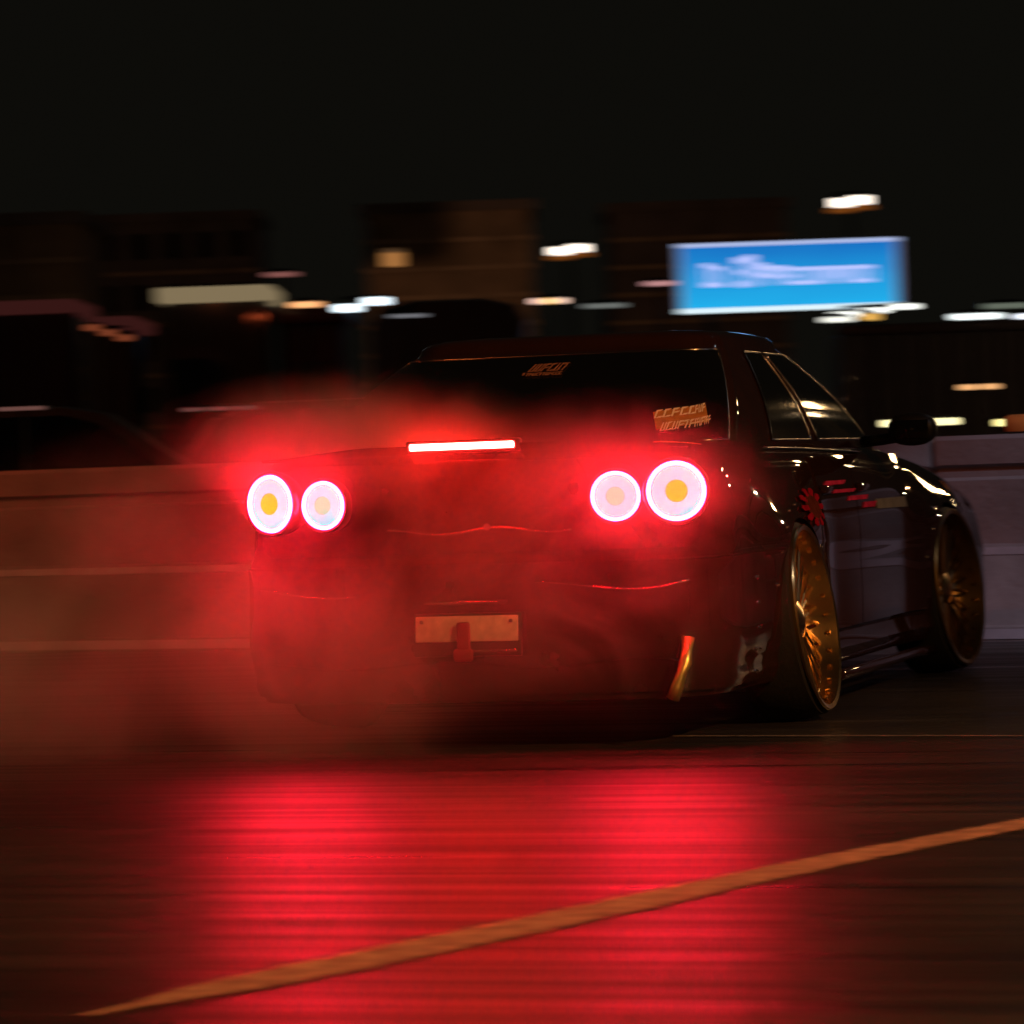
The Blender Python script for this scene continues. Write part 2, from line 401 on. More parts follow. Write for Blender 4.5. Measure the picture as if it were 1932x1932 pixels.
# boot edge spoiler and number plate recess
sp = MB()
prof = [(0, .0), (-.05, .012), (-.075, .028), (-.07, .036), (0, .03), (.10, .008)]
xs = lin(-.70, .70, 24); vs = []; fs = []
def ry(x): return -1.0-.04*(1-(x/.8)**2)+.07
for x in xs:
    k = 1-.75*smin(abs(x), .3, .68)
    for dy, dz in prof: vs.append((x, ry(x)+dy*k, .915+dz*k+.0))
L = len(prof)
for i in range(len(xs)-1):
    for k in range(L): fs.append((i*L+k, i*L+(k+1) % L, (i+1)*L+(k+1) % L, (i+1)*L+k))
fs += [tuple(range(L)), tuple(range((len(xs)-1)*L, len(xs)*L))]
mesh('boot_spoiler', vs, fs, M['paint'], car, True, 35)
yb = ry(0)-.085
bh = MB().bbox_(-.185, .185, yb+.005, yb+.05, .925, .967, .008).o('brake_light', M['plastic'], car, True, 40)
MB().bbox_(-.170, .170, yb-.004, yb+.01, .936, .957, .004).o('light_bar', M['brake'], bh, True, 40)

# tail lamps
def tail_lamp(x, z, r, centre, big, s):
    f = (z-Z0)/(ztop(-1)-Z0)
    xr = .79-.19
    yy = YS0-(RY-rear_inset(f))-.045*(1-(x/xr)**2) if abs(x) < xr else YS0-(RY-rear_inset(f))*cos(math.asin(min(1, (abs(x)-xr)/.19)))
    yaw = s*(.18 if abs(x) < .55 else .34)
    e = bpy.data.objects.new('tail_lamp', None); link(e, car); e.location = (x, yy-.02, z); e.rotation_euler = (0, 0, yaw*.0)
    e.empty_display_size = .1
    R = Matrix.Rotation(yaw, 4, 'Z')
    def part(nm, mb, m):
        mb.v = [tuple(R @ Vector(v)) for v in mb.v]; mb.o(nm, m, e, True, 40)
    part('housing', MB().rev([(.06, r*1.0), (-.012, r*1.10), (-.022, r*1.06), (-.020, r*.97), (.005, r*.95), (.005, 0.001)], 48, axis='Y'), M['plastic'])
    part('led_ring', MB().rev([(-.012, r*.96), (-.022, r*.94), (-.026, r*.89), (-.022, r*.85), (-.008, r*.84)], 48, axis='Y'), M['lamp_ring'])
    part('lens', MB().rev([(-.012, r*.845), (-.024, r*.66), (-.027, r*.45), (-.022, r*.36)], 48, axis='Y'), M['lamp_lav'])
    part('bulb', MB().rev([(-.02, r*.355), (-.030, r*.3), (-.036, r*.15), (-.037, .0005)], 32, axis='Y'), centre)
    return e
for s in (-1, 1):
    tail_lamp(s*.66, .785, .096, M['lamp_olive'], True, s)
    tail_lamp(s*.475, .775, .080, M['lamp_pale'], False, s)

# number plate on its bracket
PL = bpy.data.objects.new('number_plate', None); link(PL, car); PL.location = (.015, -1.11, .38); PL.rotation_euler = (radians(-6), 0, 0)
MB().bbox_(-.166, .166, -.006, .002, -.04, .04, .003).o('plate', M['plate'], PL, True, 30)
MB().bbox_(-.175, .175, .003, .02, -.085, .05, .005).o('bracket', M['plastic'], PL, True, 30)
for x in (-.145, .145):
    MB().cyl((x, -.012, .022), (x, -.005, .022), .006, n=10).o('screw', M['chrome'], PL)
MB().bbox_(-.13, .11, -.03, .03, .075, .083, .003).o('plate_light', M['trim'], PL, True)
MB().bbox_(.02, .165, -.012, -.002, -.074, -.066, .003).o('plate_edge', M['trim'], PL, True)
st = MB(); st.bbox_(-.022, .022, -.03, -.014, -.085, .022, .008); st.bbox_(-.034, .030, -.034, -.012, -.10, -.06, .01)
st.o('tow_strap', M['strap'], car, True).matrix_local = Matrix.Translation((.01, -1.11, .38))
# gold tube on the lower right corner, shaped as a street lamp's reflection
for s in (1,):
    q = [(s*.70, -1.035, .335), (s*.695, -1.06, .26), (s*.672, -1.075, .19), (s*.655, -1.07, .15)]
    MB().tube(q, .020, 10).o('bumper_glint', M['glint_gold'], car, True)
MB().box(-.6, .6, -.95, 3.2, .14, .165).o('underbody', M['plastic'], car)

# greenhouse
CN, CC, CF = 40, 8, 10
def cab_outline(t):
    hw = .755-.185*t+.035*sin(pi*t)      # half width, barrelled
    hw = .73+(.55-.73)*t+.028*sin(pi*t)
    yr = -.54+(.12+.54)*t-.05*sin(pi*t); yf = 2.14+(1.24-2.14)*t+.05*sin(pi*t)
    r = .13+.03*t; out = []
    for k in range(CF, 0, -1):
        x = (hw-r*.8)*(1-k/CF); out.append((x, yr-.05*(1-(x/hw)**2)))
    for k in range(CC):
        a = k/CC*pi/2; out.append((hw-r*.8*(1-sin(a)), yr+.0+r*(1-cos(a))-.05*(1-((hw-r*.8)/hw)**2)*(1-sin(a))))
    ya = yr+r; yb_ = yf-.18
    for k in range(CN+1): out.append((hw-.012*(2*k/CN-1)**2, ya+(yb_-ya)*k/CN))
    x0 = out[-1][0]
    for k in range(1, CC+1):
        a = k/CC*pi/2; out.append((x0-.13*(1-cos(a)), yb_+.10*sin(a)))
    x1, y1 = out[-1]
    for k in range(1, CF): 
        x = x1*(1-k/CF); out.append((x, y1+.10*(1-(x/x1)**2)))
    return out+[(0, y1+.10)]+[(-x, y) for x, y in out[1:]][::-1]
ZB, ZT = .89, 1.27
TL = lin(0, 1, 16)
cg = []
for t in TL: cg.append([Vector((x, y, ZB+(ZT-ZB)*t)) for x, y in cab_outline(t)])
m_ = len(cg[0]); tp = cg[-1]
for s, zc in ((.985, .35), (.94, .62), (.84, .82), (.62, .94), (.35, .99), (.1, 1.0)):
    cg.append([Vector((v.x*s, .8+(v.y-.8)*(1-(1-s)*.45), ZT+.068*zc*(1-.10*((v.y-.85)/.6)**2))) for v in tp])
vs = [v for rg in cg for v in rg]; fs = []
for i in range(len(cg)-1):
    for k in range(m_): fs.append((i*m_+k, i*m_+(k+1) % m_, (i+1)*m_+(k+1) % m_, (i+1)*m_+k))
h = m_//2; base = (len(cg)-1)*m_
for k in range(h):
    a = list(dict.fromkeys([base+k, base+k+1, base+(m_-k-1) % m_, base+(m_-k) % m_]))
    if len(a) > 2: fs.append(tuple(a))
roof = mesh('roof', vs, fs, M['paint'], car, True, 50)
def cgi(i, j): return cg[i][j % m_]
def window(name, I, J, tr=.004, tm='trim'):
    o, e = surf_patch(name, cgi, I, J, M['glass'], car, .004, .006)
    MB().tube(e+[e[0], e[1]], tr, 6).o('window_frame', M[tm], o, True)
    return o
rw = window('rear_window', list(range(2, 16)), list(range(-(CF+5), CF+6)))
for s in (1, -1):
    s0 = CF+CC
    a = [s0+9, s0+20] ; b2 = [s0+22, s0+CN-1]
    for (u, v) in (a, b2):
        J = list(range(u, v+1)) if s > 0 else [m_-k for k in range(v, u-1, -1)]
        window('side_window', list(range(2, 16)), J, .0035)
window('windscreen', list(range(1, 16)), list(range(CF+CC+CN+5, CF+CC+CN+5+2*(CF+3)+1)), .004, 'plastic')

# studs added for glints on arches and bumper seams; boot garnish
def glint_stud(p, nrm, r=.008):
    nrm = Vector(nrm).normalized(); p = Vector(p)
    MB().cyl(p-nrm*.002, p+nrm*.006, r, r*.6, 10).o('glint_stud', M['chrome'], car, True, 40)
for s in (1, -1):
    for yw, rr in ((YW[0], .385), (YW[1], .40)):
        for k in range(9):
            a = radians(20+k*17.5); y, z = yw+rr*cos(a), .335+rr*sin(a)
            if z < .86: glint_stud((s*(W(y, (z-Z0)/(ztop(y)-Z0))), y, z), (s, 0, .2))
    for z in (.20, .27, .34, .42, .50): 
        glint_stud((s*(W(-.56, (z-Z0)/(ztop(-.56)-Z0))+.012), -.56, z), (s, 0, 0), .007)
def on_body(i, j, off=.012):
    i0, k0 = int(i), math.floor(j); fi, fk = i-i0, j-k0
    g = lambda a, b: grid[a][b % n]
    P = (g(i0, k0)*(1-fk)+g(i0, k0+1)*fk)*(1-fi)+(g(i0+1, k0)*(1-fk)+g(i0+1, k0+1)*fk)*fi
    return P+Vector((P.x*.2, -1, 0)).normalized()*off
n = len(grid[0])
MB().tube([on_body(14.6+.15*sin(j*.9), j) for j in lin(-5.5, 6.5, 40)], .0045, 6).o('boot_garnish', M['trim'], car, True)
MB().cyl(on_body(14.8, 1.2, .0), on_body(14.8, 1.2, .022), .013, .011, 14).o('boot_lock', M['chrome'], car, True, 40)
for j0, j1, lv in ((-15, -7, 8.3), (4.5, 15, 8.4), (-14, 14, 4.2)):
    MB().tube([on_body(lv+.25*cos((j-j0)*.5), j, .022) for j in lin(j0, j1, 24)], .0035, 6).o('bumper_crease', M['paint'] if lv < 5 else M['trim'], car, True)  # bright metal draws the highlights along the upper bumper creases
MB().tube([(s_*W(y, .985)*1.0, y, ztop(y)+.004) for s_ in (1,) for y in lin(-.1, 1.5, 20)], .004, 6).o('waist_moulding', M['trim'], car, True)

# stickers on the rear window
def on_rear(u, t, off=.010):
    """u across (-1..1), t up (0..1) on the rear window"""
    i = 2+t*13; k = u*(CF)
    i0, k0 = int(i), math.floor(k); fi, fk = i-i0, k-k0
    i1 = min(i0+1, 15)
    P = (cgi(i0, k0)*(1-fk)+cgi(i0, k0+1)*fk)*(1-fi)+(cgi(i1, k0)*(1-fk)+cgi(i1, k0+1)*fk)*fi
    nn = (cgi(i0, k0+1)-cgi(i0, k0)).cross(cgi(i1, k0)-cgi(i0, k0)).normalized()
    if nn.y > 0: nn = -nn
    return P+nn*off
def sticker(name, quads, m, par=None):
    mb = MB()
    for (u0, t0, u1, t1, sk_, sl) in quads:       # skewed glyph blocks
        c = [(u0, t0), (u1, t0+sl*(u1-u0)), (u1+sk_, t1+sl*(u1-u0)), (u0+sk_, t1)]
        vs = [on_rear(a, b) for a, b in c]+[on_rear(a, b, .0085) for a, b in c]
        mb.add(vs, [(0, 1, 2, 3), (4, 7, 6, 5), (0, 4, 5, 1), (1, 5, 6, 2), (2, 6, 7, 3), (3, 7, 4, 0)])
    return mb.o(name, m, par or car)
def line_of(u0, u1, t0, h_, nn, sk_, sl, gap=.25, bite=0):
    q = []; w_ = (u1-u0)/nn
    for k in range(nn):
        a = u0+k*w_; 
        for (x0, x1, y0, y1) in random.choice((((0, .22, 0, 1), (.22, .75, .78, 1), (.22, .75, .4, .58)), ((0, .22, 0, 1), (.55, .75, 0, 1), (.22, .55, 0, .2)), ((0, .75, .8, 1), (.26, .5, 0, .8)), ((0, .22, 0, 1), (.22, .75, 0, .2), (.22, .75, .8, 1)))):
            q.append((a+x0*w_, t0+y0*h_+sl*(a+x0*w_-u0), a+x1*w_, t0+y1*h_+sl*(a+x0*w_-u0), sk_*h_, sl))
    return q
sticker('window_sticker', line_of(-.11, .16, .80, .085, 6, .3, .02)+line_of(-.11, .145, .755, .03, 11, .2, .02)+[(-.135, .765, -.12, .79, 0, 0)], M['stickerd'])
sb_ = sticker('corner_sticker', [(.79, .115, 1.19, .30, -.02, .16)], M['stickero'])
sticker('lettering', line_of(.775, 1.16, .235, .085, 8, .2, .16), M['sticker'], sb_)
sticker('lettering', line_of(.81, 1.215, .10, .085, 13, .2, .16), M['sticker'], sb_)

# side decals: a pale scalloped patch and streaks on rear quarter and door
def decal(name, polys, m):
    mb = MB()
    for poly in polys:
        f_ = side_pt(1); pts_ = [f_(y, z) for y, z in poly]; k = len(pts_)
        mb.add([p+Vector((.0105, 0, 0)) for p in pts_]+[p+Vector((.006, 0, 0)) for p in pts_], [tuple(range(k)), tuple(range(2*k-1, k-1, -1))]+[(i, (i+1) % k, k+(i+1) % k, k+i) for i in range(k)])
    return mb.o(name, m, car)
c = (.28, .705)
for a in lin(0, 2*pi*.9, 9):
    decal('petal_decal', [[(c[0]+(.10+.10*r_)*cos(a+da), c[1]+(.040+.028*r_)*sin(a+da)) for r_, da in ((0, -.2), (.8, -.16), (1, 0), (.8, .16), (0, .2))]], M['vred'])
decal('round_decal', [[(c[0]+.12*cos(a), c[1]+.045*sin(a)) for a in lin(0, 2*pi*15/16, 15)]], M['vbrown'])
for y, z, l, h_ in ((.62, .775, .30, .014), (.72, .745, .34, .012), (.95, .715, .32, .016), (1.2, .685, .2, .02)):
    decal('streak_decal', [[(y, z), (y+l, z+.0), (y+l+.05, z+h_), (y+.03, z+h_)]], M['vpink'])
decal('stripe_decal', [[(1.46, .676), (2.0, .672), (2.0, .712), (1.46, .712)]], M['vgrey'])

# mirrors
for s in (1, -1):
    R = Matrix.Translation((s*.945, 1.53, .965)) @ Matrix.Rotation(s*.12, 4, 'Z')
    mo = MB(); bm = bmesh.new(); bmesh.ops.create_icosphere(bm, subdivisions=3, radius=1)
    for v in bm.verts:
        q = v.co; f_ = lambda a: math.copysign(abs(a)**.86, a)
        v.co = R @ Vector((f_(q.x)*.092, f_(q.y)*.07*(1 if q.y > 0 else .75), f_(q.z)*.062))
    bm.verts.index_update(); mo.add([v.co.copy() for v in bm.verts], [[v.index for v in f.verts] for f in bm.faces]); bm.free()
    mm = mo.o('mirror', M['mirrorp'], car, True)
    MB().tube([(s*.74, 1.60, .925), (s*.82, 1.57, .93), (s*.90, 1.55, .94)], .022, 8).o('mirror_arm', M['mirrorp'], mm, True)
    rf = MB(); rf.bbox_(-.062, .062, -.052, -.047, -.034, .034, .002, R); rf.o('mirror_glass', M['glass'], mm, True)

# lights and lip at the front
for s in (1, -1):
    P_ = [Vector((s*.70, 3.50, .60)), Vector((s*.46, 3.62, .60))]
    hl = MB(); hl.bbox_(-.13, .13, -.03, .03, -.06, .06, .02, Matrix.Translation((s*.56, 3.70, .55)) @ Matrix.Rotation(-s*.28, 4, 'Z')); hl.o('headlight', M['glass'], car, True)
fl_ = MB(); fl_.tube([(-.80, 3.30, .12), (-.78, 3.5, .115), (-.66, 3.68, .11), (-.3, 3.80, .11), (.3, 3.80, .11), (.66, 3.68, .11), (.78, 3.5, .115), (.80, 3.30, .12)], .03, 8); fl_.o('front_lip', M['plastic'], car, True)

# wheels
def wheel(x, y, s, camber, steer, R_t=.330, R_r=.309, wdt=.12):
    e = bpy.data.objects.new('wheel', None); link(e, car); e.empty_display_size = .1
    e.location = (x, y, R_t); e.rotation_euler = Matrix.Rotation(steer, 3, 'Z').to_4x4().to_euler()
    e.rotation_euler = (Matrix.Rotation(steer, 3, 'Z') @ Matrix.Rotation(-s*camber, 3, 'Y')).to_euler()
    def sx(prof): return [(a*s, r) for a, r in prof]
    MB().rev(sx([(-wdt, .24), (-wdt, R_t-.03), (-wdt+.02, R_t-.004), (-.06, R_t), (.03, R_t), (wdt*.5, R_t-.006), (.085, R_r+.012), (.092, R_r-.004)]), 64).o('tyre', M['rubber'], e, True, 50)
    rim = MB()
    rim.rev(sx([(.090, R_r-.006), (.104, R_r+.004), (.110, R_r-.002), (.106, R_r-.016), (.085, R_r-.022), (.03, R_r-.035), (-.02, R_r-.055), (-.03, R_r-.075)]), 72)
    rim.rev(sx([(-.03, R_r-.075), (-.12, R_r-.08)]), 48)
    rim2 = MB()
    for k in range(14):
        a = 2*pi*k/14
        for da in (-.10, .10):
            p0 = Vector((s*.035, .055*cos(a), .055*sin(a))); p1 = Vector((s*.045, .272*cos(a+da), .272*sin(a+da)))
            rim2.cyl(p0, p1, .010, .007, 6)
    for k in range(28):
        a = 2*pi*k/28; rim.cyl((s*.07, (R_r-.03)*cos(a), (R_r-.03)*sin(a)), (s*.085, (R_r-.03)*cos(a), (R_r-.03)*sin(a)), .006, n=6)
    rim.o('rim', M['gold'] if abs(y-YW[0]) < .1 else M['shaded_rim'], e, True, 45)
    rim2.o('spokes', M['gold'] if abs(y-YW[0]) < .1 else M['shaded_spokes'], e, True, 45)
    MB().rev(sx([(.03, .065), (.05, .06), (.062, .03), (.064, .0005)]), 24).o('hub', M['gold'], e, True, 45)
    MB().rev(sx([(-.07, .165), (-.055, .17), (-.05, .165), (-.05, .07), (-.04, .06)]), 40).o('brake_disc', M['steel'], e, True, 40)
    MB().bbox_(-.085 if s > 0 else .035, -.035 if s > 0 else .085, .09, .165, -.07, .07, .01).o('brake_caliper', M['vred'], e, True)
    return e
CAM = radians(7)
for s in (1, -1):
    wheel(s*.775, YW[0], s, CAM, 0)
    wheel(s*.825, YW[1], s, radians(5), radians(-7))

# ------------------------------------------------------------------ concrete barrier beyond the track
A = ground(0, 1232); B = ground(1932, 1210)
dirv = (B-A).normalized(); BR = math.atan2(dirv.y, dirv.x)
prof = [(-.30, 0), (-.30, .065), (-.285, .075), (-.17, .40), (-.165, .43), (-.12, .445), (-.105, .74), (-.075, .755), (-.075, .80), (-.10, .815), (-.10, .93), (-.085, .95), (.085, .95), (.10, .93), (.10, .445), (.17, .40), (.30, .075), (.30, 0)]
def barrier_segment():
    L_ = 2.98; vs = []; fs = []
    for x in (0, .02, L_-.02, L_):
        for (y, z) in prof:
            k = 1 if 0 < x < L_ else .93
            vs.append((x, y*k, z*(1 if k == 1 else .99)))
    n_ = len(prof)
    for i in range(3):
        for k in range(n_): fs.append((i*n_+k, i*n_+(k+1) % n_, (i+1)*n_+(k+1) % n_, (i+1)*n_+k))
    fs += [tuple(range(n_)), tuple(range(3*n_, 4*n_))]
    return vs, fs
seg = thing('concrete_barrier', 'long concrete barrier block standing in the row behind the car', 'barrier', group='concrete barrier blocks in the row behind the car')
v_, f_2 = barrier_segment(); blk = mesh('block', v_, f_2, M['concrete'], seg, True, 25)
MB().box(.02, 2.96, -.304, -.290, .012, .058).o('pale_foot', M['whiteline'], seg)  # lighter band along the foot
MB().box(.02, 2.96, -.176, -.172, .395, .43).o('pale_strip', M['whiteline'], seg)  # lighter band along the ledge
for k in range(-3, 6):
    sg = seg if k == -3 else copy_tree(seg)
    if k == -1: sg['label'] = 'concrete barrier block at the left edge of the photo, lit orange'
    if k == 1: sg['label'] = 'concrete barrier block at the right edge, under the orange marker'
    p = A+dirv*(3.0*k-.9)+Vector((-dirv.y, dirv.x, 0))*.30
    sg.location = p; sg.rotation_euler = (0, 0, BR)

# orange marker standing on the barrier at the right
mk = at(1925, 836, 16.6); mk.z = .95
t = thing('barrier_marker', 'small rounded orange marker fixed on top of the concrete barrier at the far right', 'marker', mk, BR)
MB().bbox_(-.07, .07, -.03, .03, 0, .085, .025).o('reflector', M['orange'], t, True, 40)
MB().box(-.05, .05, -.045, .045, 0, .008).o('foot', M['metal'], t)

# ------------------------------------------------------------------ lamps seen in the background
M['amber'] = emis('amber_halo_glow', (1, .28, .04), .16)  # glow for the halo around the cream street lamps
EM = {}
def em(c, s_):
    k = (c, s_)
    if k not in EM: EM[k] = emis('lit_lamp_glass', c, s_)
    return EM[k]
def bar_lamp(name, label, cat, px, py, D, wpx, hpx, c, s_, pole=True, twin=False, halo=False, power=0, lc=None, group=None, down=0, pieces=1, cols=None, slope=0):
    p = at(px, py, D); k = D/FPX; wd, hg = wpx*k, hpx*k
    t = thing(name, label, cat, (p.x, p.y, 0), FACE, group)
    z = p.z
    if pole:
        MB().cyl((0, .12, 0), (0, .12, z+hg), .09*D/100, .05*D/100, 10).o('pole', M['metal'], t, True, 40)
        MB().cyl((0, .12, 0), (0, .12, .25), .2, .14, 10).o('base', M['metal'], t, True, 40)
        MB().tube([(-wd*.35, .1, z+hg*.9), (0, .12, z+hg*1.1), (wd*.35, .1, z+hg*.9)], .035*D/100, 6).o('arm', M['metal'], t, True)
    pcs = 2 if twin else pieces
    for i in range(pcs):
        x0 = -wd/2+wd*i/pcs; x1 = x0+wd/pcs; dz = slope*(i-(pcs-1)/2)*hg; g_ = .03*wd/pcs if pcs > 1 else 0
        hd = MB().bbox_(x0+g_, x1-g_, -.02, .25, z-hg*.5+dz, z+hg*.85+dz, min(.04, hg*.2)).o('lamp_head', M['metal'], t, True, 40)
        MB().bbox_(x0+g_*2, x1-g_*2, -.06, -.021, z-hg*.5+dz, z+hg*.5+dz, min(.03, hg*.3)).o('lamp_glass', em(cols[i] if cols else c, s_), hd, True, 40)
        if halo: MB().bbox_(x0-hg*.3, x1+hg*.3, .0, .2, z-hg*1.1+dz, z-hg*.52+dz, hg*.2).o('amber_halo', M['amber'], hd, True, 40)  # lamp halo shaped as a glowing block under the head
    if power: light('lamp_light', 'SPOT', (p.x+fw.x*.8, p.y+fw.y*.8, z-hg*.4), power, lc or c, .15, (p.x+fw.x*40, p.y+fw.y*40, 6), 84) if pole else light('lamp_light', 'SPOT', (p.x-fw.x*3, p.y-fw.y*3, z-hg*.8), power*1.3, lc or c, .15, (p.x+fw.x*20, p.y+fw.y*20, z), 125)
    return t
WARM = (1, .80, .58); COOL = (.85, .95, 1); ORG = (1, .42, .12); YEL = (1, .75, .25)
bar_lamp('street_lamp', 'tall street lamp with a long cream twin head, highest of all, above the blue sign', 'street lamp', 1605, 380, 110, 72, 17, (1, .86, .72), 3, twin=True, halo=True, power=1500, lc=(1, .62, .3), slope=.25)
bar_lamp('street_lamp', 'street lamp with a cream twin head standing left of the blue sign', 'street lamp', 1074, 471, 110, 72, 15, (1, .86, .72), 3, twin=True, halo=True, power=1000, lc=(1, .62, .3), slope=.3)
bar_lamp('wall_lamp', 'dim round amber lamp glowing on the dark facade above the truck', 'wall lamp', 742, 490, 165, 34, 26, ORG, .45, pole=False, power=900, lc=(1, .5, .22))
bar_lamp('post_lamp', 'low orange lamp over the small red kiosk', 'lamp', 577, 575, 58, 60, 11, (1, .45, .18), 1.3, power=0)
bar_lamp('floodlight', 'cold white stepped floodlight pair right of the orange lamp', 'floodlight', 683, 575, 57, 110, 15, (.80, .93, 1), 2.2, pieces=2, slope=.75, power=0)
bar_lamp('post_lamp', 'small yellow lamp below the left one of the two cream street lamps', 'lamp', 1036, 568, 70, 66, 11, (1, .62, .2), 1.5, pieces=3, cols=[(1, .62, .5), (1, .55, .12), (1, .66, .5)], power=0)
bar_lamp('glow_strip', 'dim grey strip light just behind the roof of the dark truck', 'strip light', 770, 596, 54, 70, 7, (.6, .6, .66), .25, power=0)
bar_lamp('glow_strip', 'dim grey strip light between the yellow lamp and the blue sign', 'strip light', 1140, 577, 66, 80, 9, (.7, .75, .7), .2, power=0)
bar_lamp('tube_light', 'long white tube light under the lower right corner of the blue sign', 'tube light', 1650, 586, 60, 170, 10, (.95, .97, .9), 2, pieces=3, slope=.55, power=0)
bar_lamp('tube_light', 'short white tube light lowest under the blue sign', 'tube light', 1580, 603, 56, 60, 10, (.95, .95, .85), 1.2, power=0)
bar_lamp('post_lamp', 'small amber lamp between the tubes under the blue sign', 'lamp', 1642, 598, 59, 30, 13, (1, .55, .12), 1.0, power=0)
bar_lamp('tube_light', 'white tube light standing alone right of the blue sign', 'tube light', 1842, 597, 58, 96, 11, (.9, .98, .97), 1.8, power=0)
bar_lamp('tube_light', 'white tube light cut off by the right edge of the photo', 'tube light', 1935, 597, 59, 40, 10, (.85, .9, 1), 1.8, power=0)
bar_lamp('glow_strip', 'dull greenish strip light above the white tube at the right edge', 'strip light', 1900, 577, 62, 90, 10, (.5, .58, .45), .25, power=0)
bar_lamp('post_lamp', 'small orange twin lamp over the dark van at the right', 'lamp', 1846, 730, 30, 84, 10, (1, .50, .2), .95, pieces=2, pole=True, power=0)
def low_lamp(label, px, wpx, c, D=24):
    return bar_lamp('bollard_light', label, 'bollard light', px, 797, D, wpx, 13, c, 1.6, pole=True, power=0)
low_lamp('low yellow-white bollard light just behind the door mirror', 1735, 150, (1, .88, .45))
low_lamp('low yellow-white bollard light cut by the right edge of the photo', 1905, 62, (1, .85, .32))

bar_lamp('glow_strip', 'short dim pink strip light above the orange lamp', 'strip light', 530, 518, 90, 60, 9, (.22, .08, .07), 1, power=0)
bar_lamp('glow_strip', 'thin dim pink car roof edge, drawn glowing, low over the barrier, left of the smoke', 'strip light', 415, 771, 26, 150, 7, (.12, .04, .035), 1, power=0, pieces=3)  # glowing bar added for the roof edge of a parked car
bar_lamp('glow_strip', 'thin dim pink car roof edge, drawn glowing, low over the barrier at the left edge', 'strip light', 40, 771, 26, 90, 7, (.14, .06, .05), 1, power=0)  # another parked car's roof edge, added as a glowing bar
bar_lamp('glow_strip', 'dim red orange strip light slanting down, upper left', 'strip light', 205, 628, 50, 90, 12, (.22, .05, .02), 1, power=0, pieces=3, slope=-.9)
bar_lamp('glow_strip', 'dim pink strip entering the left side of the blue sign', 'strip light', 1245, 535, 72, 60, 9, (.5, .24, .24), 1, power=0)

# ------------------------------------------------------------------ illuminated sign
M['sign_blue'] = None
def sign_blue():
    m = bpy.data.materials.new('lit_blue_acrylic'); m.use_nodes = True; nt = m.node_tree; nt.nodes.clear()
    tc = nt.nodes.new('ShaderNodeTexCoord'); sp_ = nt.nodes.new('ShaderNodeSeparateXYZ'); nt.links.new(tc.outputs['Generated'], sp_.inputs[0])
    n_ = nt.nodes.new('ShaderNodeTexNoise'); n_.inputs['Scale'].default_value = 3; nt.links.new(tc.outputs['Generated'], n_.inputs[0])
    ad = nt.nodes.new('ShaderNodeMath'); ad.operation = 'MULTIPLY_ADD'; ad.inputs[1].default_value = .25; ad.inputs[2].default_value = -.12
    nt.links.new(n_.outputs[0], ad.inputs[0]); a2 = nt.nodes.new('ShaderNodeMath'); nt.links.new(ad.outputs[0], a2.inputs[0]); nt.links.new(sp_.outputs[2], a2.inputs[1])
    r = nt.nodes.new('ShaderNodeValToRGB'); r.color_ramp.elements[0].color = (.02, .52, 1, 1); r.color_ramp.elements[1].color = (.012, .20, .66, 1)
    nt.links.new(a2.outputs[0], r.inputs[0])
    e = nt.nodes.new('ShaderNodeEmission'); nt.links.new(r.outputs[0], e.inputs[0]); e.inputs[1].default_value = .85
    o = nt.nodes.new('ShaderNodeOutputMaterial'); nt.links.new(e.outputs[0], o.inputs[0]); return m
D = 80; k = D/FPX; p = at(1488, 520, D); sw, sh = 420*k, 132*k
sg = thing('shop_sign', 'wide illuminated blue sign with a white frame and one line of pale lettering', 'sign', (p.x, p.y, 0), FACE+.02)
z = p.z
MB().bbox_(-sw/2, sw/2, .0, .30, z-sh/2, z+sh/2, .03).o('box', M['metal'], sg, True, 40)
MB().box(-sw/2+.05, sw/2-.05, -.03, -.002, z-sh/2+.05, z+sh/2-.05).o('panel', sign_blue(), sg)
for nm, (x0, x1, z0, z1), c_, s_ in (('frame_bar', (-sw/2, sw/2, z+sh/2-.09, z+sh/2), (.5, .6, .95), .8), ('frame_bar', (-sw/2, sw/2, z-sh/2, z-sh/2+.11), (.75, .92, 1), 1.0), ('frame_bar', (-sw/2, -sw/2+.09, z-sh/2+.11, z+sh/2-.09), (.4, .42, .62), .45), ('frame_bar', (sw/2-.09, sw/2, z-sh/2+.11, z+sh/2-.09), (.4, .38, .58), .45)):
    MB().bbox_(x0, x1, -.06, -.004, z0, z1, .015).o(nm, em(c_, s_), sg, True, 40)
lt = MB(); x = -sw/2+.55; first = True
LET = [[(0, .22, 0, 1), (.22, 1, .7, 1), (.22, 1, .36, .56), (.8, 1, .5, .9)], [(0, .2, 0, 1), (.8, 1, 0, 1), (.2, .8, 0, .2), (.2, .8, .8, 1)], [(0, .2, 0, 1), (.2, 1, 0, .2), (.2, .8, .42, .58), (.2, 1, .8, 1)], [(0, .2, 0, 1), (.4, .6, .3, 1), (.8, 1, 0, 1), (.2, .8, .8, 1)]]
rg = random.Random(3)
heights = [.42, .36, 0, .52, .56, .40, .34, .34, .30, .30, .30, .30, .30, .30, .30, .30]
glyph = em((.50, .56, 1.0), 1.1)
cw = (sw-1.1)/len(heights)
for i, hh in enumerate(heights):
    if hh:
        zz = z-.20 if i != 3 and i != 4 else z-.22
        mbg = MB()
        for (a, b, c2, d2) in LET[rg.randrange(4)]: mbg.box(x+a*cw*.92, x+b*cw*.92, -.055, -.031, zz+c2*hh*1.25, zz+d2*hh*1.25)
        mbg.o('letter', glyph, sg)
    x += cw
for sx_ in (-1, 1):
    MB().cyl((sx_*sw*.36, .16, 0), (sx_*sw*.36, .16, z-sh/2), .11, .10, 12).o('post', M['metal'], sg, True, 40)
